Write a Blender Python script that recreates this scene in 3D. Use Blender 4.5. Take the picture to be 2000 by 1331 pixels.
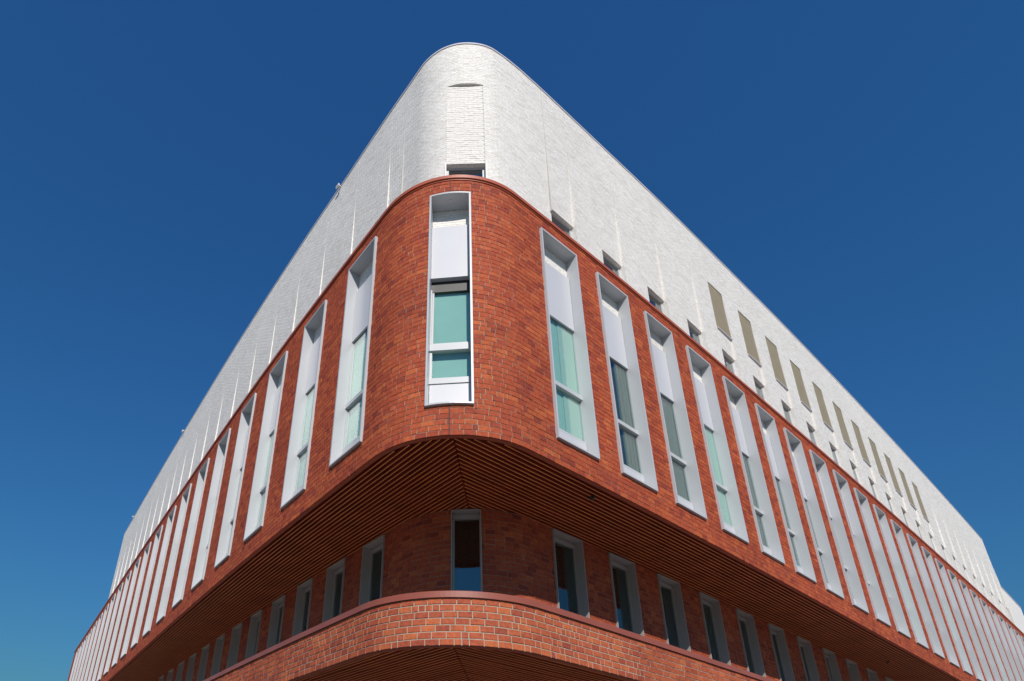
import bpy, math, random
import numpy as np
from mathutils import Matrix, Vector

for _o in list(bpy.data.objects):
    bpy.data.objects.remove(_o)
scene = bpy.context.scene
COL = scene.collection
random.seed(4)
RNG = np.random.default_rng(4)

# ------------------------------------------------------------------ camera, sky, sun, exposure
U = 1.83            # one window bay of the long right-hand facade, metres
EYE = 1.65          # camera height above the ground
cam_data = bpy.data.cameras.new("camera")
cam_data.sensor_width = 36.0
cam_data.sensor_fit = 'HORIZONTAL'
cam_data.lens = 1238.62 / 2000 * 36
cam_data.shift_x = (1000 - 781.0) / 2000
cam_data.shift_y = (1026.4 - 665.5) / 2000
cam_data.clip_end = 5000
cam = bpy.data.objects.new("camera", cam_data)
COL.objects.link(cam)
cam.matrix_world = Matrix.Translation((0, 0, EYE)) @ Matrix.Rotation(math.pi / 2 + 0.44457, 4, 'X') @ Matrix.Rotation(0.041457, 4, 'Z')
scene.camera = cam

SUN_AZ, SUN_EL = math.radians(-87.0), math.radians(37.0)
to_sun = Vector((math.cos(SUN_EL) * math.cos(SUN_AZ), math.cos(SUN_EL) * math.sin(SUN_AZ), math.sin(SUN_EL)))
world = bpy.data.worlds.new("World")
scene.world = world
world.use_nodes = True
wn = world.node_tree
wn.nodes.clear()
sky = wn.nodes.new("ShaderNodeTexSky")
sky.sky_type = 'NISHITA'
sky.sun_disc = False
sky.sun_elevation = SUN_EL
sky.sun_rotation = math.radians(90) - SUN_AZ      # rotation 0 = +Y, clockwise
sky.altitude = 0
sky.air_density = 2.5
sky.dust_density = 0.0
sky.ozone_density = 10.0
bg = wn.nodes.new("ShaderNodeBackground")
bg.inputs['Strength'].default_value = 0.05
wo = wn.nodes.new("ShaderNodeOutputWorld")
tone = wn.nodes.new("ShaderNodeMix")           # deep polarised blue, the same all over the sky
tone.data_type = 'RGBA'
tone.blend_type = 'MULTIPLY'
tone.inputs[0].default_value = 1.0
tone.inputs[7].default_value = (.42, .99, 1.62, 1)
wn.links.new(sky.outputs[0], tone.inputs[6])
wn.links.new(tone.outputs[2], bg.inputs[0])
wn.links.new(bg.outputs[0], wo.inputs[0])

sun_data = bpy.data.lights.new("sun", 'SUN')
sun_data.energy = 4.3
sun_data.angle = math.radians(0.53)
sun_data.color = (1.0, 0.94, 0.86)
sun = bpy.data.objects.new("sun", sun_data)
COL.objects.link(sun)
sun.location = (0, -20, 60)
sun.rotation_euler = (-to_sun).to_track_quat('-Z', 'Y').to_euler()

scene.view_settings.view_transform = 'Standard'
scene.view_settings.look = 'None'
scene.view_settings.exposure = 0.0
scene.view_settings.gamma = 1.0
scene.view_settings.use_curve_mapping = False
scene.render.engine = 'CYCLES'
scene.cycles.max_bounces = 8
scene.cycles.transparent_max_bounces = 12

# ------------------------------------------------------------------ materials
def new_mat(name):
    m = bpy.data.materials.new(name)
    m.use_nodes = True
    nt = m.node_tree
    b = nt.nodes["Principled BSDF"]
    return m, nt, b

def ramp(nt, stops):
    r = nt.nodes.new("ShaderNodeValToRGB")
    while len(r.color_ramp.elements) > 1:
        r.color_ramp.elements.remove(r.color_ramp.elements[-1])
    r.color_ramp.elements[0].position = stops[0][0]
    r.color_ramp.elements[0].color = (*stops[0][1], 1)
    for p, c in stops[1:]:
        e = r.color_ramp.elements.new(p)
        e.color = (*c, 1)
    return r

def noise(nt, scale, detail=4, rough=.55, coord='Object'):
    tc = nt.nodes.new("ShaderNodeTexCoord")
    n = nt.nodes.new("ShaderNodeTexNoise")
    n.inputs['Scale'].default_value = scale
    n.inputs['Detail'].default_value = detail
    n.inputs['Roughness'].default_value = rough
    nt.links.new(tc.outputs[coord], n.inputs['Vector'])
    return n

def geo_noise(nt, scale, detail=4):
    g = nt.nodes.new("ShaderNodeNewGeometry")
    n = nt.nodes.new("ShaderNodeTexNoise")
    n.inputs['Scale'].default_value = scale
    n.inputs['Detail'].default_value = detail
    nt.links.new(g.outputs['Position'], n.inputs['Vector'])
    return n

def add_bump(nt, b, src, strength, dist):
    bp = nt.nodes.new("ShaderNodeBump")
    bp.inputs['Strength'].default_value = strength
    bp.inputs['Distance'].default_value = dist
    nt.links.new(src, bp.inputs['Height'])
    nt.links.new(bp.outputs[0], b.inputs['Normal'])

def mixc(nt, a, bcol, fac, mode='MIX'):
    m = nt.nodes.new("ShaderNodeMix")
    m.data_type = 'RGBA'
    m.blend_type = mode
    for s, v in ((m.inputs[0], fac), (m.inputs[6], a), (m.inputs[7], bcol)):
        if hasattr(v, 'links') or hasattr(v, 'is_linked'):
            nt.links.new(v, s)
        else:
            s.default_value = v if not isinstance(v, tuple) else (*v, 1)
    return m.outputs[2]

def tint_value(nt):
    """one random value per brick: face attribute for laid walls, object random for single bricks"""
    at = nt.nodes.new("ShaderNodeAttribute")
    at.attribute_name = "tint"
    oi = nt.nodes.new("ShaderNodeObjectInfo")
    ad = nt.nodes.new("ShaderNodeMath")
    ad.operation = 'ADD'
    nt.links.new(at.outputs['Fac'], ad.inputs[0])
    nt.links.new(oi.outputs['Random'], ad.inputs[1])
    fr = nt.nodes.new("ShaderNodeMath")
    fr.operation = 'FRACT'
    nt.links.new(ad.outputs[0], fr.inputs[0])
    return fr.outputs[0]

def mat_brick(name, stops, grain, rough, wear):
    m, nt, b = new_mat(name)
    r = ramp(nt, stops)
    nt.links.new(tint_value(nt), r.inputs[0])
    n1 = geo_noise(nt, 22, 5)
    rr = ramp(nt, [(.3, (1 - grain,) * 3), (.7, (1 + grain * .4,) * 3)])
    nt.links.new(n1.outputs['Fac'], rr.inputs[0])
    c = mixc(nt, r.outputs[0], rr.outputs[0], 1.0, 'MULTIPLY')
    n2 = geo_noise(nt, .55, 4)
    r2 = ramp(nt, [(.35, (1 - wear,) * 3), (.68, (1, 1, 1))])
    nt.links.new(n2.outputs['Fac'], r2.inputs[0])
    c = mixc(nt, c, r2.outputs[0], 1.0, 'MULTIPLY')
    nt.links.new(c, b.inputs['Base Color'])
    b.inputs['Roughness'].default_value = rough
    b.inputs['Specular IOR Level'].default_value = .25
    n3 = geo_noise(nt, 70, 3)
    add_bump(nt, b, n3.outputs['Fac'], .5, .004)
    return m

def mat_plain(name, col, rough=.5, var=.06, scale=3., metallic=0., bump=0., spec=.5):
    m, nt, b = new_mat(name)
    n = geo_noise(nt, scale, 4)
    r = ramp(nt, [(.3, tuple(c * (1 - var) for c in col)), (.7, tuple(min(1, c * (1 + var)) for c in col))])
    nt.links.new(n.outputs['Fac'], r.inputs[0])
    nt.links.new(r.outputs[0], b.inputs['Base Color'])
    b.inputs['Roughness'].default_value = rough
    b.inputs['Metallic'].default_value = metallic
    b.inputs['Specular IOR Level'].default_value = spec
    if bump:
        n2 = geo_noise(nt, scale * 12, 3)
        add_bump(nt, b, n2.outputs['Fac'], bump, .003)
    return m

def mat_glass(name, tint, extra=0.0):
    m = bpy.data.materials.new(name)
    m.use_nodes = True
    nt = m.node_tree
    nt.nodes.clear()
    out = nt.nodes.new("ShaderNodeOutputMaterial")
    tr = nt.nodes.new("ShaderNodeBsdfTransparent")
    tr.inputs[0].default_value = (*tint, 1)
    gl = nt.nodes.new("ShaderNodeBsdfGlossy")
    gl.inputs['Roughness'].default_value = .015
    gl.inputs['Color'].default_value = (.93, .97, .97, 1)
    fr = nt.nodes.new("ShaderNodeFresnel")
    gg = nt.nodes.new("ShaderNodeNewGeometry")
    mr = nt.nodes.new("ShaderNodeMapRange")          # same reflectance from both sides of the sheet
    mr.inputs['To Min'].default_value = 1.6
    mr.inputs['To Max'].default_value = 1 / 1.6
    nt.links.new(gg.outputs['Backfacing'], mr.inputs['Value'])
    nt.links.new(mr.outputs['Result'], fr.inputs['IOR'])
    ad = nt.nodes.new("ShaderNodeMath")
    ad.operation = 'ADD'
    ad.use_clamp = True
    ad.inputs[1].default_value = extra
    g = nt.nodes.new("ShaderNodeNewGeometry")
    n = nt.nodes.new("ShaderNodeTexNoise")
    n.inputs['Scale'].default_value = 1.3
    nt.links.new(g.outputs['Position'], n.inputs['Vector'])
    bp = nt.nodes.new("ShaderNodeBump")
    bp.inputs['Strength'].default_value = .08
    bp.inputs['Distance'].default_value = .02
    nt.links.new(n.outputs['Fac'], bp.inputs['Height'])
    nt.links.new(bp.outputs[0], gl.inputs['Normal'])
    mx = nt.nodes.new("ShaderNodeMixShader")
    nt.links.new(fr.outputs[0], ad.inputs[0])
    nt.links.new(ad.outputs[0], mx.inputs[0])
    nt.links.new(tr.outputs[0], mx.inputs[1])
    nt.links.new(gl.outputs[0], mx.inputs[2])
    nt.links.new(mx.outputs[0], out.inputs[0])
    return m

M = {}
M['red'] = mat_brick('red_brick', [(0, (.29, .054, .032)), (.08, (.37, .068, .034)), (.3, (.44, .084, .036)), (.75, (.48, .098, .039)), (.94, (.54, .122, .043)), (1, (.58, .14, .047))], .28, .8, .18)
M['red_pale'] = mat_brick('parapet_brick', [(0, (.33, .070, .040)), (.1, (.40, .086, .044)), (.4, (.46, .106, .048)), (.8, (.50, .122, .051)), (1, (.56, .15, .056))], .28, .8, .15)
M['mortar'] = mat_plain('mortar', (.36, .275, .205), .9, .14, 9, bump=.4, spec=.2)
M['mortar_pale'] = mat_plain('parapet_mortar', (.42, .34, .26), .9, .14, 9, bump=.4, spec=.2)
M['white'] = mat_brick('white_brick', [(0, (.77, .73, .675)), (.2, (.82, .788, .74)), (.7, (.865, .834, .79)), (1, (.89, .862, .82))], .17, .6, .05)
M['white_mortar'] = mat_plain('white_mortar', (.70, .665, .615), .9, .08, 7, bump=.3, spec=.2)
M['metal'] = mat_plain('window_metal', (.50, .515, .535), .36, .02, 1.2)
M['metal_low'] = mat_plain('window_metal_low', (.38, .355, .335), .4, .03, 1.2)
M['panel'] = mat_plain('panel_metal', (.56, .565, .60), .33, .02, 1.0)
M['cap'] = mat_plain('terracotta_coping', (.42, .10, .045), .42, .08, 2)
M['cap_low'] = mat_plain('parapet_coping', (.30, .082, .052), .42, .08, 2)
M['parapet_metal'] = mat_plain('parapet_metal', (.62, .60, .65), .4, .05, 2)
M['slat'] = mat_plain('soffit_wood_shaded', (.34, .046, .018), .6, .25, 2.2, bump=.2)  # slat sides, with the shade of the gaps put into the colour
M['slat_lit'] = mat_plain('soffit_wood_lit', (.66, .235, .07), .5, .22, 1.4, bump=.15)  # slat undersides, with light bounced off the ground painted in
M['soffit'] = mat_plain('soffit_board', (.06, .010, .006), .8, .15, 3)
M['lip'] = mat_plain('soffit_lip', (.34, .075, .035), .7, .15, 6)
M['dark'] = mat_plain('dark_metal', (.03, .028, .026), .5, .2, 4)
M['sealant'] = mat_plain('sealant', (.06, .035, .03), .8, .1, 4)
M['joint'] = mat_plain('white_sealant', (.5, .48, .45), .8, .05, 4)
M['louvre'] = mat_plain('beige_louvre', (.33, .28, .19), .6, .05, 3)
M['teal_blind'] = mat_plain('teal_blind', (.345, .52, .475), .8, .04, 2)
M['jamb_reflection'] = mat_plain('jamb_reflection', (.42, .55, .485), .8, .05, 2)  # pale tone painted for the jamb reflected in the glass
M['grey_curtain'] = mat_plain('grey_curtain', (.095, .12, .11), .9, .12, 3)
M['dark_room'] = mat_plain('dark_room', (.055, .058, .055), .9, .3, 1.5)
M['glass'] = mat_glass('glass', (.90, .965, .955))
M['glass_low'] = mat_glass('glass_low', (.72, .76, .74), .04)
M['glass_sky'] = mat_glass('glass_sky', (.74, .79, .80), .10)
M['roof'] = mat_plain('roof_membrane', (.48, .46, .43), .9, .1, 1)
M['pavement'] = mat_plain('pavement_concrete', (.19, .183, .17), .9, .15, .8, bump=.3)
M['asphalt'] = mat_plain('asphalt', (.055, .055, .058), .9, .2, 1.5, bump=.4)
M['fixture'] = mat_plain('fixture_white', (.6, .6, .6), .5, .03, 3)

# ------------------------------------------------------------------ plan curves of the facades (in bays, camera at the origin)
PR = dict(Bx=0.42195, By=4.59221, aB=-0.12356, r=0.98902, hR=0.73887, hL=0.8468, kR=0.00993, kL=0.01121, TR=6.69356, TL=8.9582, eR=0.00112, eL=0.00046)

class Path:
    """horizontal curve; t runs from the rounded corner, + to the right, - to the left; offsets go inward"""
    def __init__(self, t, p):
        self.t, self.p = t, p
        tg = np.gradient(p, axis=0)
        tg /= np.linalg.norm(tg, axis=1)[:, None]
        self.n = np.column_stack([-tg[:, 1], tg[:, 0]])
    def at(self, t):
        t = np.asarray(t, float)
        return (np.stack([np.interp(t, self.t, self.p[:, 0]), np.interp(t, self.t, self.p[:, 1])], -1),
                np.stack([np.interp(t, self.t, self.n[:, 0]), np.interp(t, self.t, self.n[:, 1])], -1))
    def xyz(self, t, o, z):
        p, n = self.at(t)
        o = np.asarray(o, float)
        z = np.broadcast_to(np.asarray(z, float), p.shape[:-1])
        q = p + n * o[..., None] if o.ndim else p + n * o
        return np.concatenate([q * U, (z * U + EYE)[..., None]], -1)

def base_path():
    halves = []
    for sg, h, k, TT, e in ((1, PR['hR'], PR['kR'], PR['TR'], PR['eR']), (-1, PR['hL'], PR['kL'], PR['TL'], PR['eL'])):
        t = np.linspace(0, 32, 6401)
        a = np.minimum(np.maximum(t - h, 0), TT)
        th = np.minimum(t, h) / PR['r'] + k * (a - a * a / (2 * TT)) + np.maximum(t - h - TT, 0) * e
        dt = t[1] - t[0]
        dx, dy = np.cos(th), np.sin(th)
        x = np.concatenate([[0], np.cumsum((dx[1:] + dx[:-1]) / 2)]) * dt
        y = np.concatenate([[0], np.cumsum((dy[1:] + dy[:-1]) / 2)]) * dt
        halves.append((t, sg * x, y))
    R, L = halves
    t = np.concatenate([-L[0][:0:-1], R[0]])
    x = np.concatenate([L[1][:0:-1], R[1]])
    y = np.concatenate([L[2][:0:-1], R[2]])
    c, s = math.cos(PR['aB']), math.sin(PR['aB'])
    return Path(t, np.column_stack([PR['Bx'] + c * x - s * y, PR['By'] + s * x + c * y]))

OUT = base_path()                                    # face of the red brick band and of the parapet below
INN = Path(OUT.t, OUT.p + np.array([.306, 1.432]))   # recessed storey under the overhang
GRD = Path(OUT.t, OUT.p + 1.8 * np.array([.306, 1.432]))   # ground floor, further back
_wt = np.array([-32, -20, -14, -10.7, -8.4, -5.7, -3.7, -2.9, -1.4, -1., -.55, -.05, .33, .66, .86, 1.12, 1.44, 2.7, 4.2, 5.3, 6.5, 8.8, 12.7, 24, 32])
_wo = np.array([.15, .15, .17, .205, .228, .283, .325, .343, .350, .360, .351, .317, .279, .222, .190, .170, .160, .145, .112, .092, .08, .045, .025, .015, .015])
def _smooth(t):
    acc = np.zeros_like(t)
    for k in np.linspace(-1, 1, 9):
        acc += np.interp(t + k * np.clip(.1 + .12 * np.abs(t), .1, 1.2), _wt, _wo)
    return acc / 9
_p0, _n0 = OUT.at(OUT.t)
WHT = Path(OUT.t, _p0 + _n0 * _smooth(OUT.t)[:, None])   # white upper storeys

# heights, in bays above the eye
Z_GROUND = -EYE / U
Z_SOF1, Z_PAR0, Z_PAR1, Z_CAP1 = 1.24, 1.225, 1.598, 1.648
Z_SOF2, Z_BOT, Z_TOP, Z_CAP2 = 3.09, 3.072, 6.355, 6.415
ZW0, ZW1 = 6.2, 9.5
WIN_B, WIN_T, WIN_W = 3.354, 6.16, .619
COURSE = .0567
BRICK = .1095
T_L, T_R = -27.3, 28.2

# ------------------------------------------------------------------ object helpers
def link(name, verts, faces, mat, parent=None):
    me = bpy.data.meshes.new(name)
    me.from_pydata([tuple(v) for v in verts], [], [tuple(f) for f in faces])
    me.update()
    me.shade_flat()
    o = bpy.data.objects.new(name, me)
    COL.objects.link(o)
    if mat is not None:
        me.materials.append(M[mat])
    if parent is not None:
        o.parent = parent
    return o

def quads_mesh(name, verts, quads, mat, parent=None, tint=None, kind=None):
    """fast path: numpy verts (n,3) and quads (m,4)"""
    me = bpy.data.meshes.new(name)
    me.vertices.add(len(verts))
    me.vertices.foreach_set("co", np.ascontiguousarray(verts, np.float32).ravel())
    m = len(quads)
    me.loops.add(m * 4)
    me.loops.foreach_set("vertex_index", np.ascontiguousarray(quads, np.int32).ravel())
    me.polygons.add(m)
    me.polygons.foreach_set("loop_start", np.arange(0, 4 * m, 4, dtype=np.int32))
    me.update(calc_edges=True)
    if tint is not None:
        a = me.attributes.new("tint", 'FLOAT', 'FACE')
        a.data.foreach_set("value", np.ascontiguousarray(tint, np.float32))
    me.validate()
    me.shade_flat()
    o = bpy.data.objects.new(name, me)
    COL.objects.link(o)
    me.materials.append(M[mat])
    if parent is not None:
        o.parent = parent
    if kind:
        o["kind"] = kind
    return o

def empty(name, loc, label=None, cat=None, group=None):
    o = bpy.data.objects.new(name, None)
    COL.objects.link(o)
    o.location = loc
    tag(o, label, cat, group)
    return o

def tag(o, label=None, cat=None, group=None, kind=None):
    if label: o["label"] = label
    if cat: o["category"] = cat
    if group: o["group"] = group
    if kind: o["kind"] = kind
    return o

class MB:
    """collects geometry of one mesh"""
    def __init__(self):
        self.v, self.f = [], []
    def add(self, vs, fs):
        b = len(self.v)
        self.v += [tuple(map(float, x)) for x in vs]
        self.f += [tuple(i + b for i in f) for f in fs]
    def hexa(self, c):
        """8 corners: bottom 4 then top 4"""
        self.add(c, [(0, 3, 2, 1), (4, 5, 6, 7), (0, 1, 5, 4), (1, 2, 6, 5), (2, 3, 7, 6), (3, 0, 4, 7)])
    def build(self, name, mat, parent=None):
        return link(name, self.v, self.f, mat, parent)

def sweep(mb, path, ts, prof, closed=True, cap=True):
    """profile [(o, z)...] swept along path"""
    k = len(prof)
    vs = []
    for o, z in prof:
        vs.append(path.xyz(ts, o, z))
    vs = np.stack(vs, 1).reshape(-1, 3)
    fs = []
    n = len(ts)
    for i in range(n - 1):
        for j in range(k if closed else k - 1):
            a, b = i * k + j, i * k + (j + 1) % k
            fs.append((a, a + k, b + k, b))
    if closed and cap:
        fs.append(tuple(range(k)))
        fs.append(tuple((n - 1) * k + j for j in range(k))[::-1])
    mb.add(vs, fs)

def tsteps(a, b):
    """finer steps round the corner"""
    out = [a]
    t = a
    while t < b - 1e-9:
        t = t + (.04 if abs(t) < 1.25 else .25)
        out.append(min(t, b))
    return np.array(out)

# ------------------------------------------------------------------ brick laying
def free_spans(t0, t1, cuts):
    spans, a = [], t0
    for c0, c1 in sorted(cuts):
        if c1 <= a: continue
        if c0 >= t1: break
        if c0 > a: spans.append((a, c0))
        a = max(a, c1)
    if a < t1: spans.append((a, t1))
    return spans

def lay_courses(t0, t1, z0, z1, blen, bh, joint, openings, header=.0, breaks=(), rowshift=.5, seed=1):
    """returns arrays ta,tb,za,zb of the brick faces; openings (t0,t1,z0,z1)"""
    rng = np.random.default_rng(seed)
    A, B, ZA, ZB = [], [], [], []
    n = int(round((z1 - z0) / bh))
    for r in range(n):
        lo, hi = z0 + r * bh, z0 + (r + 1) * bh
        # stops along the course
        L = t1 - t0
        cnt = int(L / blen) + 40
        ln = np.full(int(cnt * 1.5), blen)
        if header > 0:
            ln[rng.random(len(ln)) < header] = blen * .5
        if header > 0:
            st = t0 - blen * (rng.random() + .2) + np.concatenate([[0], np.cumsum(ln)])
        else:
            st = t0 - blen * (rowshift * (r % 2) + .06 * rng.random()) + np.concatenate([[0], np.cumsum(ln)])
        pieces = []
        full = [(o[0], o[1]) for o in openings if o[2] <= lo + 1e-6 and o[3] >= hi - 1e-6]
        part = [o for o in openings if o[3] > lo + 1e-6 and o[2] < hi - 1e-6 and not (o[2] <= lo + 1e-6 and o[3] >= hi - 1e-6)]
        cuts = full + [(o[0], o[1]) for o in part]
        for a, b in free_spans(t0, t1, cuts):
            pieces.append((a, b, lo, hi))
        for o in part:
            if o[3] < hi - .25 * bh and o[3] > lo: pieces.append((o[0], o[1], o[3], hi))
            if o[2] > lo + .25 * bh and o[2] < hi: pieces.append((o[0], o[1], lo, o[2]))
        for a, b, pl, ph in pieces:
            s = st[(st > a) & (st < b)]
            s = np.concatenate([[a], s, [x for x in breaks if a < x < b], [b]])
            s = np.unique(np.sort(s))
            # drop slivers
            keep = np.ones(len(s), bool)
            for i in range(1, len(s) - 1):
                if s[i] in breaks: continue
                if s[i + 1] - s[i] < blen * .22 or s[i] - s[i - 1] < blen * .22: keep[i] = False
            s = s[keep]
            A.append(s[:-1] + joint / 2); B.append(s[1:] - joint / 2)
            ZA.append(np.full(len(s) - 1, pl + joint / 2)); ZB.append(np.full(len(s) - 1, ph - joint / 2))
    return tuple(np.concatenate(x) for x in (A, B, ZA, ZB))

def brick_arrays(path, ta, tb, za, zb, depth, proud=.0008, off=None, rng=None, chip=.0012):
    """box bricks without backs; off(t, z) extra inward offset"""
    rng = rng or RNG
    n = len(ta)
    out = rng.normal(0, proud, n)
    tt = np.stack([ta, tb, tb, ta], 1)
    zz = np.stack([za, za, zb, zb], 1)
    # slightly uneven arrises
    tt = tt + rng.normal(0, chip, tt.shape)
    zz = zz + rng.normal(0, chip * .7, zz.shape)
    e = off(tt, zz, (ta + tb) / 2) if off is not None else np.zeros_like(tt)
    tilt = rng.normal(0, proud * .6, (n, 2))
    f = path.xyz(tt, e - out[:, None] + np.stack([tilt[:, 0], -tilt[:, 0], -tilt[:, 0] + tilt[:, 1], tilt[:, 0] + tilt[:, 1]], 1), zz)
    bk = path.xyz(tt, e + depth, zz)
    V = np.concatenate([f, bk], 1).reshape(-1, 3)
    base = (np.arange(n) * 8)[:, None]
    Q = np.array([[0, 1, 2, 3], [0, 4, 5, 1], [1, 5, 6, 2], [2, 6, 7, 3], [3, 7, 4, 0]])
    F = (base[:, None, :] + Q[None]).reshape(-1, 4)
    tint = np.repeat(rng.random(n), 5)
    return V, F, tint

def sheet(mb, path, t0, t1, z0, z1, openings, o, off=None, zsteps=1):
    """backing wall with rectangular openings"""
    tb = sorted({t0, t1, *[x for op in openings for x in op[:2] if t0 < x < t1]})
    for a, b in zip(tb[:-1], tb[1:]):
        mid = (a + b) / 2
        ops = sorted((op[2], op[3]) for op in openings if op[0] < mid < op[1])
        for lo, hi in free_spans(z0, z1, ops):
            ts = tsteps(a, b)
            zs = np.linspace(lo, hi, zsteps + 1)
            tg, zg = np.meshgrid(ts, zs, indexing='ij')
            e = off(tg, zg, np.full_like(tg, mid)) if off is not None else np.zeros_like(tg)
            V = path.xyz(tg, e + o, zg).reshape(-1, 3)
            k = len(zs)
            F = [(i * k + j, (i + 1) * k + j, (i + 1) * k + j + 1, i * k + j + 1) for i in range(len(ts) - 1) for j in range(k - 1)]
            mb.add(V, F)

# ------------------------------------------------------------------ windows
class Frame:
    """local flat frame at the middle of an opening: x along the wall (+ to the right), y inward, z up; metres kept in bays"""
    def __init__(self, path, t0, t1, o=0.0):
        self.path = path
        tc = (t0 + t1) / 2
        p, n = path.at(tc)
        self.c = p + n * o
        self.n = n
        self.x = np.array([n[1], -n[0]])
        a, b = path.at(t0)[0], path.at(t1)[0]
        self.x0, self.x1 = float((a - p) @ self.x), float((b - p) @ self.x)
        xs = np.linspace(t0, t1, 9)
        q, _ = path.at(xs)
        self.sx = (q - p) @ self.x
        self.sy = (q - p) @ n
        self.curved = float(self.sy.max() - self.sy.min()) > .012
    def sag(self, x):
        return float(np.interp(x, self.sx, self.sy)) if self.curved else 0.0
    def P(self, x, y, z, follow=False):
        if follow: y = y + self.sag(x)
        q = self.c + self.x * x + self.n * y
        return (q[0] * U, q[1] * U, z * U + EYE)
    def box(self, mb, x0, x1, y0, y1, z0, z1, front=False):
        """front=True: the outer face follows the curve of the wall"""
        k = 8 if (front and self.curved and x1 - x0 > .1) else 1
        for i in range(k):
            a, b = x0 + (x1 - x0) * i / k, x0 + (x1 - x0) * (i + 1) / k
            F = lambda x, z: self.P(x, y0, z, front)
            c = [F(a, z0), F(b, z0), self.P(b, y1, z0), self.P(a, y1, z0), F(a, z1), F(b, z1), self.P(b, y1, z1), self.P(a, y1, z1)]
            mb.hexa(c)
    def tilted(self, mb, x0, x1, y0, y1, z0, z1, dy_top):
        c = [self.P(x0, y0, z0), self.P(x1, y0, z0), self.P(x1, y1, z0), self.P(x0, y1, z0),
             self.P(x0, y0 + dy_top, z1), self.P(x1, y0 + dy_top, z1), self.P(x1, y1 + dy_top, z1), self.P(x0, y1 + dy_top, z1)]
        mb.hexa(c)

def one(fr, name, mat, parent, *boxes, front=False):
    mb = MB()
    for b in boxes:
        fr.box(mb, *b, front=front)
    return mb.build(name, mat, parent)

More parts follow.
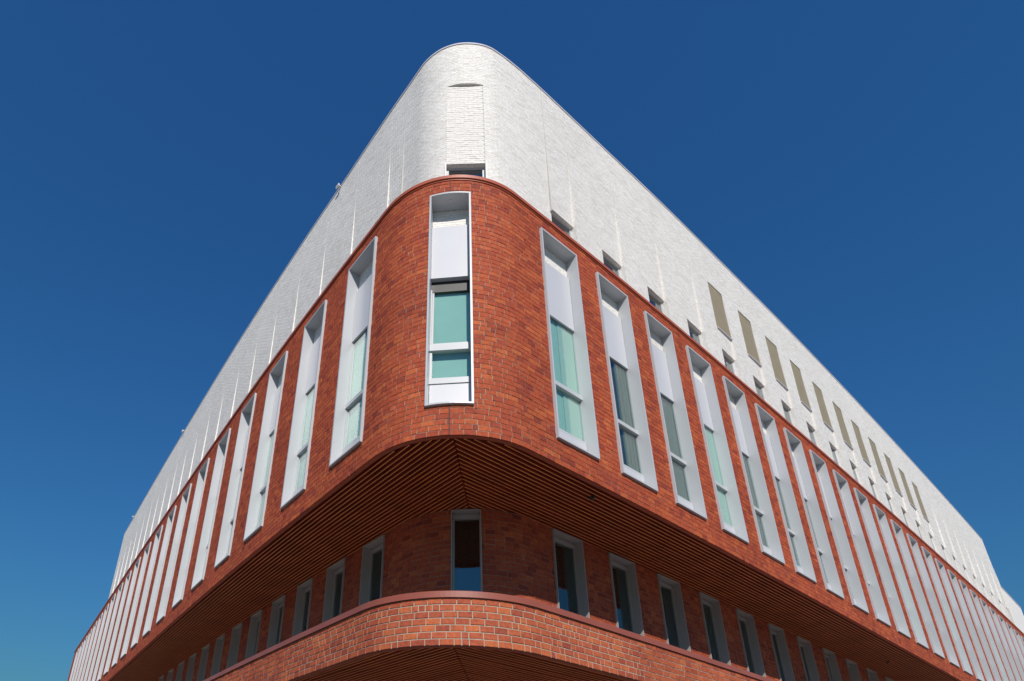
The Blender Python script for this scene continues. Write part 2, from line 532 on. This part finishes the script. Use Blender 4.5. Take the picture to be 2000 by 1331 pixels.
def tall_window(parent, t0, t1, look, corner=False):
    """aluminium box frame, white panel, two panes, sill panel"""
    fr = Frame(OUT, t0, t1)
    x0, x1 = fr.x0, fr.x1
    th = .02
    pj = -.028
    dep = .20 if corner else .135          # back of the reveal
    zb, zt = WIN_B + (.035 if corner else 0), WIN_T - (.02 if corner else 0)
    mb = MB()
    fr.box(mb, x0, x0 + th, pj, dep, zb, zt, True)
    fr.box(mb, x1 - th, x1, pj, dep, zb, zt, True)
    fr.box(mb, x0 + th, x1 - th, pj, dep, zt - th, zt, True)
    fr.box(mb, x0 + th, x1 - th, pj, dep, zb, zb + th * .8, True)
    w = mb.build('window', 'metal', parent)
    a, b = x0 + th + .001, x1 - th - .001
    if corner:
        yg, yp = .165, .125
        zs = dict(pt=5.80, pb=5.06, gt=4.93, t1=4.20, t0=4.13, r1=3.80, r0=3.735)
    else:
        yg, yp = .118, .098
        zs = dict(pt=5.86, pb=5.07, gt=5.055, t1=4.175, t0=4.125, r1=3.605, r0=3.57)
    # white painted brick at the head of the recess, behind the panel
    mbb = MB()
    bw = .105
    z = zs['pt'] - .12
    r = 0
    while z < zt - th - .002:
        zz = min(z + .036, zt - th - .002)
        x = a - (bw * .5 if r % 2 else 0)
        while x < b:
            l, rr = max(a, x), min(b, x + bw - .006)
            if rr - l > .01:
                fr.box(mbb, l, rr, dep - .012, dep + .02, z, zz - .004)
            x += bw
        z += .036
        r += 1
    fr.box(mbb, a, b, dep - .008, dep + .03, zs['pt'] - .12, zt - th)
    mbb.build('recess_brickwork', 'white', w)
    pan = MB()
    fr.box(pan, a + (.0 if corner else .004), b - (.006 if corner else .004), yp, dep - .014, zs['pb'], zs['pt'])
    pan.build('spandrel_panel', 'panel', w)
    if corner:
        one(fr, 'shade_box', 'dark', w, (a, b, yg + .012, yg + .03, zs['gt'] - .01, zs['pb'] + .03))
    # glazing frame
    one(fr, 'transom', 'metal', w, (a, b, yg - .03, yg + .02, zs['t0'], zs['t1']))
    one(fr, 'sill_rail', 'metal', w, (a, b, yg - (.03 if corner else .016), yg + .02, zs['r0'], zs['r1']))
    st = .022 if corner else .012
    one(fr, 'mullion', 'metal', w, (a, a + st, yg - .012, yg + .02, zs['r1'], zs['t0']), (a, a + st * .5, yg - .012, yg + .02, zs['t1'], zs['gt']))
    one(fr, 'sill_panel', 'panel', w, (a + .003, b - .003, yp + (.02 if corner else 0), dep, zb + th * .8 + .001, zs['r0'] - .004))
    p1 = MB()
    if corner:
        # upper sash is tilted inward
        fr.tilted(p1, a + .03, b - .008, yg, yg + .006, zs['t1'] + .002, zs['gt'], .03)
        pane = p1.build('pane', 'glass', w)
        sf = MB()
        fr.tilted(sf, a + .012, a + .03, yg - .012, yg + .014, zs['t1'] + .002, zs['gt'], .03)
        fr.tilted(sf, a + .03, b - .008, yg - .012, yg + .014, zs['t1'] + .002, zs['t1'] + .03, .0)
        sf.build('sash', 'metal', w)
    else:
        fr.box(p1, a + st * .5, b, yg, yg + .006, zs['t1'] + .001, zs['gt'])
        p1.build('pane', 'glass', w)
    one(fr, 'pane', 'glass', w, (a + st, b, yg, yg + .006, zs['r1'] + .001, zs['t0'] - .001))
    by = yg + (.05 if corner else .03)
    split = a + (b - a) * random.uniform(.55, .68)
    if look == 'teal':
        one(fr, 'blind', 'teal_blind', w, (a, b, by, by + .01, zs['r0'], zs['gt'] + .03))
        if not corner:
            one(fr, 'blind', 'jamb_reflection', w, (split, b - .002, by - .012, by - .004, zs['r0'] + .002, zs['gt'] + .02))  # pale strip standing in for the jamb's reflection, not a second blind
    elif look == 'curtain':
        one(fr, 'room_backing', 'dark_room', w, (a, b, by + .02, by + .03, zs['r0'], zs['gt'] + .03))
        cm = MB()
        n = 7
        for i in range(n):
            l = split + (b - split) * i / n
            rr = split + (b - split) * (i + 1) / n
            yy = by - .006 * (i % 2) - random.uniform(0, .003)
            fr.box(cm, l, rr - .001, yy, yy + .01, zs['r0'] + .002, zs['gt'] + .02)
        cm.build('curtain', 'grey_curtain', w)
    else:
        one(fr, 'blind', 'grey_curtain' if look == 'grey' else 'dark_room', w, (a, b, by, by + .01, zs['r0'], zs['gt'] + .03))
    if corner:
        one(fr, 'downlight', 'fixture', w, (-.018, .018, .055, .08, zt - th - .006, zt - th - .0005))
    return w

def low_window(parent, t0, t1, corner=False):
    fr = Frame(INN, t0, t1)
    x0, x1 = fr.x0, fr.x1
    th = .010
    zt, zb = Z_SOF2 - .006, 1.42
    pj, dep = -.022, .15
    mb = MB()
    fr.box(mb, x0, x0 + th, pj, dep, zb, zt, True)
    fr.box(mb, x1 - th, x1, pj, dep, zb, zt, True)
    fr.box(mb, x0 + th, x1 - th, pj, dep, zt - th, zt, True)
    fr.box(mb, x0 + th, x1 - th, pj, dep, zb, zb + th, True)
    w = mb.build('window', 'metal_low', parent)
    a, b = x0 + th + .001, x1 - th - .001
    yg = .11 if not corner else .09
    zg = zt - .075
    one(fr, 'sash', 'metal_low', w, (a, b, yg - .03, yg + .03, zg, zt - th - .03), (a, b, yg - .012, yg + .03, zt - th - .028, zt - th - .001), (a, a + .022, yg - .02, yg + .03, zb + th, zg), (b - .012, b, yg - .02, yg + .03, zb + th, zg))
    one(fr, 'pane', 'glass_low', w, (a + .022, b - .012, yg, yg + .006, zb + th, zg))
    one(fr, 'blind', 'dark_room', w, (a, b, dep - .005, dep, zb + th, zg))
    if not corner:
        one(fr, 'curtain', 'grey_curtain', w, (a + (b - a) * .62, b - .013, yg + .02, yg + .026, zb + th, zg))
    return w

# ------------------------------------------------------------------ ground
def ground_sheet(name, x0, x1, y0, y1, z, mat):
    o = link(name, [(x0, y0, z), (x1, y0, z), (x1, y1, z), (x0, y1, z)], [(0, 1, 2, 3)], mat)
    o["kind"] = "structure"
    return o
ground_sheet('ground', -1500, 1500, -1500, 1500, 0, 'pavement')
tag(ground_sheet('road', -1500, 1500, -14, -5, .004, 'asphalt'), 'dark asphalt road in front of the building', 'road')

# ------------------------------------------------------------------ the building
bp, _ = OUT.at(0.0)
B = empty('office_building', (0, 0, 0), 'tall red and white brick office building with a rounded corner and overhanging upper storeys', 'building')

tc, wc = -.0313, .4419
up_open = [(tc - wc / 2, tc + wc / 2, WIN_B + .035, WIN_T - .02)]
R_T = [1.1244 + i for i in range(27)]
L_T = [-(1.0609 + 1.213 * i) - WIN_W for i in range(21)]
for t in R_T + L_T:
    up_open.append((t, t + WIN_W, WIN_B, WIN_T))

# red brick band: mortar backing, bricks
mb = MB()
sheet(mb, OUT, T_L, T_R, Z_BOT + .003, Z_TOP, up_open, .0042)
sweep(mb, OUT, np.array([T_L, T_L + .004]), [(.0042, Z_BOT + .003), (3, Z_BOT + .003), (3, Z_TOP), (.0042, Z_TOP)])
band = mb.build('brick_band', 'mortar', B)
ta, tb, za, zb = lay_courses(T_L, T_R, Z_BOT, Z_TOP + .01, BRICK, COURSE, .0064, up_open, header=.10, breaks=(-.03,), seed=11)
V, F, tn = brick_arrays(OUT, ta, tb, za, zb, .012)
quads_mesh('band_bricks', V, F, 'red', band, tn, 'stuff')
for lo, hi in ((Z_BOT, WIN_B + .03), (WIN_T - .015, Z_TOP)):
    mb = MB()
    sweep(mb, OUT, np.array([-.035, -.025]), [(-.0026, lo), (.01, lo), (.01, hi), (-.0026, hi)])
    mb.build('sealant_joint', 'sealant', band)

# coping on the band
mb = MB()
sweep(mb, OUT, tsteps(T_L, T_R), [(-.022, Z_CAP2 - .045), (-.022, Z_CAP2), (.10, Z_CAP2 + .012), (.10, Z_TOP - .004), (-.008, Z_TOP - .004), (-.008, Z_CAP2 - .045)])
mb.build('coping', 'cap', B)
mb = MB()
sweep(mb, OUT, tsteps(T_L, T_R), [(.101, Z_CAP2 - .02), (.6, Z_CAP2 - .02)], closed=False)
sweep(mb, OUT, tsteps(T_L, T_R), [(.2, Z_SOF2 + .11), (3.2, Z_SOF2 + .11)], closed=False)
mb.build('terrace_roof', 'roof', B)

# windows of the band
looks_R = ['teal', 'curtain', 'grey', 'teal', 'grey', 'grey', 'dark', 'dark', 'dark', 'grey', 'teal'] + ['grey', 'dark', 'teal', 'grey'] * 5
looks_L = ['teal', 'teal', 'teal', 'grey', 'teal'] + ['teal', 'grey'] * 10
tall_window(B, tc - wc / 2, tc + wc / 2, 'teal', True)
for t, lk in zip(R_T, looks_R):
    tall_window(B, t, t + WIN_W, lk)
for t, lk in zip(L_T, looks_L):
    tall_window(B, t, t + WIN_W, lk)

# soffits with slats mitred at the corner
def soffit(z, tl, tr, nslat, depth, name, wall):
    mb = MB()
    sweep(mb, OUT, tsteps(tl, tr), [(.0125, z - .018), (.055, z - .018), (.055, z + .1), (.0125, z + .1)])
    lip = mb.build('soffit_lip', 'lip', B)
    mb = MB()
    ts = tsteps(tl, tr)
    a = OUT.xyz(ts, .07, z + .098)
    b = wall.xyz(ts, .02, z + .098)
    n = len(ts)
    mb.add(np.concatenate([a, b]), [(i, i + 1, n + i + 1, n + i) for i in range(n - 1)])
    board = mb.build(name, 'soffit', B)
    # mitre from the outer to the inner corner
    m0, _ = OUT.at(0.0)
    m1 = m0 + np.array([.306, 1.432])
    md = (m1 - m0) / np.linalg.norm(m1 - m0)
    sp, wd, ht = depth / nslat, .0140, .078
    for side in (1, -1):
        t_s = 1.3 * side                       # from here on the facade is straight
        for k in range(0, nslat + 9):
            d = .035 + (k + .5) * sp
            end = tr if side > 0 else tl
            ts = np.concatenate([[t_s], np.arange(t_s + side * .7, end, side * .7), [end]])
            p, nn = OUT.at(ts)
            q = p + nn * d
            # extend straight back to the mitre line
            dr = q[0] - q[1]; dr /= np.linalg.norm(dr)
            # q0 + a*dr = m0 + b*md
            A = np.array([[dr[0], -md[0]], [dr[1], -md[1]]])
            ab = np.linalg.solve(A, m0 - q[0])
            s_end = ab[0] - .006
            # stop where it would leave the brick edge
            lim = s_end
            for s in np.linspace(0, max(s_end, 0), 160):
                x = q[0] + dr * s
                i = ((OUT.p - x) ** 2).sum(1).argmin()
                if (x - OUT.p[i]) @ OUT.n[i] < .09:
                    lim = s; break
            if d < .08:
                continue
            if k >= nslat:
                # short slats in the rounded inner corner: from the mitre to the wall
                stop = None
                for s in np.linspace(s_end, s_end - 7.0, 700):
                    x = q[0] + dr * s
                    i = ((wall.p - x) ** 2).sum(1).argmin()
                    if (x - wall.p[i]) @ wall.n[i] > -.012:
                        stop = s; break
                if stop is not None and s_end - stop < .03: continue
                if stop is None: q2 = np.concatenate([[q[0] + dr * lim], q])      # still clear of the wall: full length
                else: q2 = np.array([q[0] + dr * s_end, q[0] + dr * stop])
            elif lim < .02: q2 = q
            else: q2 = np.concatenate([[q[0] + dr * lim], q])
            # each slat is laid in boards that butt together
            seg = np.concatenate([[0], np.cumsum(np.linalg.norm(np.diff(q2, axis=0), axis=1))])
            c1 = random.uniform(.5, 2.0); c2 = c1 + random.uniform(1.3, 2.2)
            cuts = [0.0] + [c for c in (c1, c2) if c < seg[-1] - .3] + [float(seg[-1])]
            for u0, u1 in zip(cuts[:-1], cuts[1:]):
                us = np.concatenate([[u0 + .0015], seg[(seg > u0 + .02) & (seg < u1 - .02)], [u1 - .0015]])
                qs = np.column_stack([np.interp(us, seg, q2[:, 0]), np.interp(us, seg, q2[:, 1])])
                tt = qs[1:] - qs[:-1]
                tt = np.concatenate([tt[:1], (tt[1:] + tt[:-1]) / 2, tt[-1:]]); tt /= np.linalg.norm(tt, axis=1)[:, None]
                nr = np.column_stack([-tt[:, 1], tt[:, 0]])
                dz = random.uniform(-.0025, .0025)
                dn = random.uniform(-.0015, .0015)
                vs = []
                for P_, N_ in zip(qs, nr):
                    for s_, zz in ((-1, z + dz), (1, z + dz), (1, z + dz + ht), (-1, z + dz + ht)):
                        c = P_ + N_ * (s_ * wd / 2 + dn)
                        vs.append((c[0] * U, c[1] * U, zz * U + EYE))
                fs = []
                for i in range(len(qs) - 1):
                    for j in range(4):
                        fs.append((i * 4 + j, i * 4 + 4 + j, i * 4 + 4 + (j + 1) % 4, i * 4 + (j + 1) % 4))
                e = (len(qs) - 1) * 4
                fs += [(0, 1, 2, 3), (e + 3, e + 2, e + 1, e)]
                so = link('slat', vs, fs, 'slat', board)
                so.data.materials.append(M['slat_lit'])         # bounced ground light painted on: lighter lower edge, darker sides
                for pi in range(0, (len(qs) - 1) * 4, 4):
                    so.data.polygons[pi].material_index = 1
    return board

soffit(Z_SOF2, T_L, T_R, 18, .960, 'upper_soffit', INN)

# recessed storey
low_open = [(-.19, .13, 1.42, Z_SOF2)]
LR = [1.075 + 1.02 * i for i in range(14)]
LL = [-(1.20 + .918 * i) - .465 for i in range(18)]
for t in LR: low_open.append((t, t + .51, 1.42, Z_SOF2))
for t in LL: low_open.append((t, t + .465, 1.42, Z_SOF2))
mb = MB()
sheet(mb, INN, -26, 26, Z_SOF1 + .11, Z_SOF2 + .1, low_open, .0042)
inner = mb.build('recessed_wall', 'mortar', B)
cl = lay_courses(-19, 17, 1.39, Z_SOF2 + .03, BRICK, COURSE, .0058, low_open, header=.12, seed=5)
V, F, tn = brick_arrays(INN, *cl, .012)
quads_mesh('recessed_bricks', V, F, 'red', inner, tn, 'stuff')
low_window(B, -.19, .13, True)
for t in LR: low_window(B, t, t + .51)
for t in LL: low_window(B, t, t + .465)

# parapet of the terrace below
mb = MB()
sheet(mb, OUT, T_L, T_R, Z_PAR0 + .003, Z_PAR1, [], .0042)
sheet(mb, OUT, T_L, T_R, Z_SOF1 + .1, Z_PAR1, [], .16)
par = mb.build('parapet', 'mortar_pale', B)
pc = lay_courses(-14, 13, Z_PAR0, Z_PAR1, .1115, (Z_PAR1 - Z_PAR0) / 7, .0088, [], header=.24, seed=21)
mid = (pc[0] + pc[1]) / 2
order = np.argsort(np.abs(mid + .1) - .25 * (pc[1] - pc[0]) / .11)
single = np.zeros(len(mid), bool); single[order[:300]] = True
V, F, tn = brick_arrays(OUT, *[x[~single] for x in pc], .012)
quads_mesh('parapet_bricks', V, F, 'red_pale', par, tn, 'stuff')
def brick_mesh(length, height):
    """one brick, arrises chamfered, x along, y inward, z up; centre of the face at the origin"""
    L, H, c, D = length / 2, height / 2, .0035, .05
    v = [(-L + c, 0, -H + c), (L - c, 0, -H + c), (L - c, 0, H - c), (-L + c, 0, H - c),
         (-L, c, -H), (L, c, -H), (L, c, H), (-L, c, H), (-L, D, -H), (L, D, -H), (L, D, H), (-L, D, H)]
    rr = random.Random(int(length * 1e4))
    v = [(x + rr.uniform(-.001, .001), y + (rr.uniform(-.0008, .0008) if y == 0 else 0), z + rr.uniform(-.001, .001)) for x, y, z in v]
    f = [(0, 1, 2, 3), (0, 4, 5, 1), (1, 5, 6, 2), (2, 6, 7, 3), (3, 7, 4, 0), (4, 8, 9, 5), (5, 9, 10, 6), (6, 10, 11, 7), (7, 11, 8, 4)]
    me = bpy.data.meshes.new('brick')
    me.from_pydata(v, [], f); me.update(); me.shade_flat()
    me.materials.append(M['red_pale'])
    return me
meshes = {}
for a, b, lo, hi in zip(*[x[single] for x in pc]):
    key = round((b - a) * U * 100)
    if key not in meshes:
        meshes[key] = brick_mesh((b - a) * U, (hi - lo) * U)
    o = bpy.data.objects.new('brick', meshes[key])
    COL.objects.link(o)
    p, n = OUT.at((a + b) / 2)
    n = n / np.linalg.norm(n)
    p = p - n * random.gauss(0, .0008)
    x = Vector((n[1], -n[0], 0)); y = Vector((n[0], n[1], 0)); zc = (lo + hi) / 2 * U + EYE
    o.matrix_world = Matrix(((x.x, y.x, 0, p[0] * U), (x.y, y.y, 0, p[1] * U), (0, 0, 1, zc), (0, 0, 0, 1)))
    o.parent = par
mb = MB()
sweep(mb, OUT, tsteps(T_L, T_R), [(-.016, Z_PAR1 - .002), (-.016, Z_CAP1 - .003), (-.013, Z_CAP1), (.185, Z_CAP1 + .008), (.185, Z_PAR1 - .002), (.165, Z_PAR1 - .002), (.165, Z_PAR1 + .01), (-.006, Z_PAR1 + .01), (-.006, Z_PAR1 - .002)])
mb.build('parapet_coping', 'cap_low', B)
mb = MB()
sweep(mb, OUT, tsteps(T_L, T_R), [(.16, Z_SOF1 + .11), (2.6, Z_SOF1 + .11)], closed=False)
mb.build('terrace_floor', 'roof', B)
soffit(Z_SOF1, -14, 13, 32, 1.70, 'lower_soffit', GRD)
mb = MB()
sheet(mb, GRD, -25, 25, Z_GROUND, Z_SOF1 + .1, [], .0)
mb.build('ground_floor_wall', 'red', B)

# ------------------------------------------------------------------ white upper storeys
PITCH_R, PITCH_L, AMP, AMP_L = 1.012, .95, .062, .044
JR = [2.07 + PITCH_R * k for k in range(23)]
JL = [-1.50 - PITCH_L * k for k in range(20)]
PAN = (-.135, .51)                              # flat panel at the corner
PLEAT_TOP = 8.5
def pleat(t, z, tmid):
    """walls fold back towards each rib, the fold dying out upward"""
    tm = np.asarray(tmid, float)
    if tm.ndim == 1 and np.ndim(t) == 2: tm = tm[:, None] + np.zeros_like(t)
    e = np.zeros_like(t)
    edges = [.75] + JR
    for a, b in zip(edges[:-1], edges[1:]):
        m = (tm > a) & (tm < b)
        e = np.where(m, np.clip((t - a) / (b - a), 0, 1), e)
    edges = [-.45] + JL
    for a, b in zip(edges[:-1], edges[1:]):
        m = (tm < a) & (tm > b)
        e = np.where(m, np.clip((a - t) / (a - b), 0, 1) * (AMP_L / AMP), e)
    return AMP * e * np.clip((PLEAT_TOP - z) / (PLEAT_TOP - ZW0), 0, 1)

WT_L, WT_R = -20.3, 24.2
w_open = [(PAN[0], PAN[1], ZW0, 8.62)]
for b in JR:
    w_open.append((b - .45, b, ZW0, 7.08))
for b in JR[4:15]:
    w_open.append((b - .46, b, 7.5, 8.5))
ribs = [(b, b, 0, 0) for b in JR + JL]
mb = MB()
sheet(mb, WHT, WT_L, WT_R, ZW0, ZW1, w_open + ribs, .0016, pleat, zsteps=6)
# rib faces
for b in JR + JL:
    s = 1 if b > 0 else -1
    zs = np.linspace(ZW0, PLEAT_TOP, 9)
    tt = np.full(len(zs), b)
    e = pleat(tt - s * 1e-4, zs, tt - s * .01)
    f = WHT.xyz(tt, np.zeros(len(zs)), zs)
    g = WHT.xyz(tt, e + .004, zs)
    n = len(zs)
    mb.add(np.concatenate([f, g]), [(i, i + 1, n + i + 1, n + i) for i in range(n - 1)])
sweep(mb, WHT, np.array([WT_L, WT_L + .004]), [(.0, ZW0), (4, ZW0), (4, ZW1), (.0, ZW1)])
sweep(mb, WHT, np.array([WT_R - .004, WT_R]), [(.0, ZW0), (4, ZW0), (4, ZW1), (.0, ZW1)])
white = mb.build('white_wall', 'white_mortar', B)
wb = lay_courses(WT_L, WT_R, 6.3, ZW1 - .01, .111, .0372, .0045, w_open + ribs, header=.0, breaks=tuple(JR + JL), seed=31)
# nothing may straddle a rib
V, F, tn = brick_arrays(WHT, *wb, .0028, proud=.00035, off=pleat, chip=.0006)
quads_mesh('white_bricks', V, F, 'white', white, tn, 'stuff')
# quoin bricks on the rib faces
mb = MB()
for b in JR + JL:
    s = 1 if b > 0 else -1
    z = 6.3
    while z < PLEAT_TOP - .3:
        e = float(pleat(np.array([b - s * 1e-4]), np.array([z]), np.array([b - s * .01]))[0])
        t_ = np.array([b - s * .0016, b - s * .0016, b, b])
        lo = WHT.xyz(t_, np.array([-.0005, e, e, -.0005]), np.full(4, z + .002))
        hi = WHT.xyz(t_, np.array([-.0005, e, e, -.0005]), np.full(4, z + .034))
        mb.hexa(np.concatenate([lo, hi]))
        z += .0372
qb = mb.build('rib_bricks', 'white', white); qb["kind"] = "stuff"
for t, lo, hi in ((1.60, 7.0, 9.45), (-1.17, 6.5, 9.45)):
    mb = MB()
    sweep(mb, WHT, np.array([t - .003, t + .003]), [(-.0012 + .04 * 0, lo), (.04, lo), (.04, hi), (-.0012, hi)])
    mb.build('control_joint', 'joint', white)
# lower stretch of white wall beyond the end of the tall block
mb = MB()
sheet(mb, WHT, WT_R + .003, 27.3, ZW0, 7.83, [], .002)
sweep(mb, WHT, np.array([27.296, 27.3]), [(.0, ZW0), (4, ZW0), (4, 7.83), (.0, 7.83)])
mb.build('low_white_wall', 'white', B)
mb = MB()
sweep(mb, WHT, tsteps(WT_R + .01, 27.32), [(-.012, 7.82), (-.012, 7.85), (.1, 7.855), (.1, 7.82)])
mb.build('low_wall_coping', 'parapet_metal', B)

# flat brick panel over the corner window
fr = Frame(WHT, PAN[0], PAN[1])
chord = max(fr.sag(fr.x0), fr.sag(fr.x1))
mb = MB()
z = 7.12; r = 0
while z < 8.62:
    x = fr.x0 - (.0555 if r % 2 else 0)
    while x < fr.x1:
        l, rr = max(fr.x0 + .002, x), min(fr.x1 - .002, x + .111 - .0045)
        if rr - l > .012:
            fr.box(mb, l, rr, chord + random.gauss(0, .0008), chord + .02, z, min(z + .0372 - .0045, 8.62))
        x += .111
    z += .0372; r += 1
pb = mb.build('corner_panel_bricks', 'white', white); pb["kind"] = "stuff"
mb = MB()
fr.box(mb, fr.x0, fr.x1, chord + .004, chord + .16, 7.117, 8.618)
mb.build('corner_panel', 'white_mortar', white)
mb = MB()
fr.box(mb, fr.x0, fr.x1, .004, chord + .05, 8.6205, 8.66, front=True)
mb.build('panel_soffit', 'white', white)
mb = MB()
fr.box(mb, fr.x0 - .02, fr.x0 - .0005, .02, chord + .16, ZW0, 7.117)
fr.box(mb, fr.x1 + .0005, fr.x1 + .02, .02, chord + .16, ZW0, 7.117)
mb.build('corner_reveal', 'white', white)

# parapet coping and roof
mb = MB()
sweep(mb, WHT, tsteps(WT_L - .01, WT_R + .01), [(-.010, ZW1 - .012), (-.010, ZW1 + .010), (.12, ZW1 + .016), (.12, ZW1 - .03), (.002, ZW1 - .03), (.002, ZW1 - .012)])
mb.build('roof_coping', 'parapet_metal', B)
ts = tsteps(WT_L, WT_R)
edge = WHT.xyz(ts, .05, ZW1 - .02)
far = np.array([[edge[-1][0] * .35 + edge[0][0] * .65 + 8, edge[:, 1].max() + 8, edge[0][2]]])
link('roof', np.concatenate([edge, far]), [(i, i + 1, len(ts)) for i in range(len(ts) - 1)], 'roof', B)

# windows in the white wall
def slot_window(t0, t1, head, rec, follow_pleat=True):
    fr = Frame(WHT, t0, t1)
    a, b = fr.x0, fr.x1
    def face(x, z):
        """inward offset of the folded wall face"""
        if not follow_pleat: return chord
        t = t1 - .002 - (b - x)
        return float(pleat(np.array([t]), np.array([z]), np.array([t1 - .01]))[0])
    y = face(b, head) + rec
    mb = MB()
    fr.box(mb, a, a + .03, y - .012, y + .03, ZW0, head - .001)
    fr.box(mb, b - .03, b, y - .012, y + .03, ZW0, head - .001)
    fr.box(mb, a + .03, b - .03, y - .012, y + .03, head - .022, head - .001)
    w = mb.build('window', 'metal', B)
    one(fr, 'pane', 'glass_sky', w, (a + .03, b - .03, y, y + .006, ZW0, head - .022))
    one(fr, 'blind', 'grey_curtain', w, (a, b, y + .05, y + .06, ZW0, head))
    # reveal: head and jambs run from the wall face to the frame
    mb = MB()
    e0, e1 = face(a, head) + .001, face(b, head) + .001
    yb = y + .03
    mb.hexa([fr.P(a, e0, head), fr.P(b, e1, head), fr.P(b, yb, head), fr.P(a, yb, head),
             fr.P(a, e0, head + .02), fr.P(b, e1, head + .02), fr.P(b, yb, head + .02), fr.P(a, yb, head + .02)])
    f0 = face(a, ZW0) + .001
    mb.hexa([fr.P(a - .012, f0, ZW0), fr.P(a, f0, ZW0), fr.P(a, yb, ZW0), fr.P(a - .012, yb, ZW0),
             fr.P(a - .012, e0, head), fr.P(a, e0, head), fr.P(a, yb, head), fr.P(a - .012, yb, head)])
    fr.box(mb, b, b + .012, .004, yb, ZW0, head)
    mb.build('reveal', 'white', w)
    return w
slot_window(PAN[0], PAN[1], 7.105, .07, False)
for b in JR:
    slot_window(b - .45, b - .001, 7.08, .05)

# beige louvre panels
for b in JR[4:15]:
    fr = Frame(WHT, b - .46, b - .001)
    lv = MB()
    a, c = fr.x0, fr.x1
    y = .008
    fr.box(lv, a, c, y + .01, y + .06, 7.5, 8.5)
    p = lv.build('louvre_panel', 'louvre', B)
    n = 14
    bl = MB()
    for i in range(n):
        x = a + (c - a) * (i + .15) / n
        fr.box(bl, x, x + (c - a) / n * .62, y, y + .0105, 7.502, 8.498)
    q = bl.build('louvre_blades', 'louvre', p); q["kind"] = "stuff"
    one(fr, 'sill', 'parapet_metal', p, (a - .005, c, -.004, y + .03, 7.487, 7.4995))

# ------------------------------------------------------------------ small fixtures on the building
def parapet_light(t, label):
    e = empty('parapet_floodlight', tuple(WHT.xyz(np.array([t]), -.01, ZW1)[0]), label, 'floodlight', 'floodlights on the white parapet')
    p, n = WHT.at(t)
    fr = Frame(WHT, t - .06, t + .06)
    def bx(name, mat, *bs):
        mb = MB()
        for q in bs: fr.box(mb, *q)
        vs = [tuple(np.array(v) - np.array(e.location)) for v in mb.v]
        return link(name, vs, mb.f, mat, e)
    bx('bracket', 'fixture', (-.012, .012, -.05, -.0125, ZW1 - .03, ZW1 - .012), (-.012, .012, -.05, -.04, ZW1 - .06, ZW1 - .012))
    bx('lamp_housing', 'fixture', (-.045, .045, -.072, -.05, ZW1 - .075, ZW1 - .03))
    return e
parapet_light(-3.05, 'white floodlight on the left parapet nearest the rounded corner')
parapet_light(-11.9, 'white floodlight halfway along the left parapet')
parapet_light(-18.4, 'white floodlight on the left parapet nearest its far end')

def soffit_camera(t, o, label):
    p = OUT.xyz(np.array([t]), o, Z_SOF2)[0]
    e = empty('soffit_camera', tuple(p), label, 'security camera', 'dome cameras under the overhang')
    vs, fs = [], []
    prof = [(.045, .0), (.045, -.02), (.04, -.035), (.028, -.052), (.012, -.06)]
    k = 14
    for r, z in prof:
        for i in range(k):
            a = 2 * math.pi * i / k
            vs.append((r * math.cos(a), r * math.sin(a), z))
    for j in range(len(prof) - 1):
        for i in range(k):
            fs.append((j * k + i, j * k + (i + 1) % k, (j + 1) * k + (i + 1) % k, (j + 1) * k + i))
    fs.append(tuple((len(prof) - 1) * k + i for i in range(k)))
    link('dome', vs, fs, 'dark', e)
    v2 = []
    for z in (.0, .03):
        for i in range(k):
            a = 2 * math.pi * i / k
            v2.append((.058 * math.cos(a), .058 * math.sin(a), z))
    link('base_ring', v2, [(i, (i + 1) % k, k + (i + 1) % k, k + i) for i in range(k)] + [tuple(range(k))], 'dark', e)
soffit_camera(1.91, .23, 'small black dome camera under the overhang right of the corner')
soffit_camera(11.1, .5, 'small black dome camera far along the right overhang')
mast = empty('roof_pin', tuple(WHT.xyz(np.array([-.06]), .03, ZW1 + .015)[0]), 'tiny black pin on the coping at the top of the corner', 'pin')
k = 10
vs = [(r * math.cos(2 * math.pi * i / k), r * math.sin(2 * math.pi * i / k), z) for r, z in ((.02, 0), (.02, .03), (.035, .04), (.035, .075), (.015, .085)) for i in range(k)]
link('pin_head', vs, [(j * k + i, j * k + (i + 1) % k, (j + 1) * k + (i + 1) % k, (j + 1) * k + i) for j in range(4) for i in range(k)] + [tuple(4 * k + i for i in range(k))], 'dark', mast)
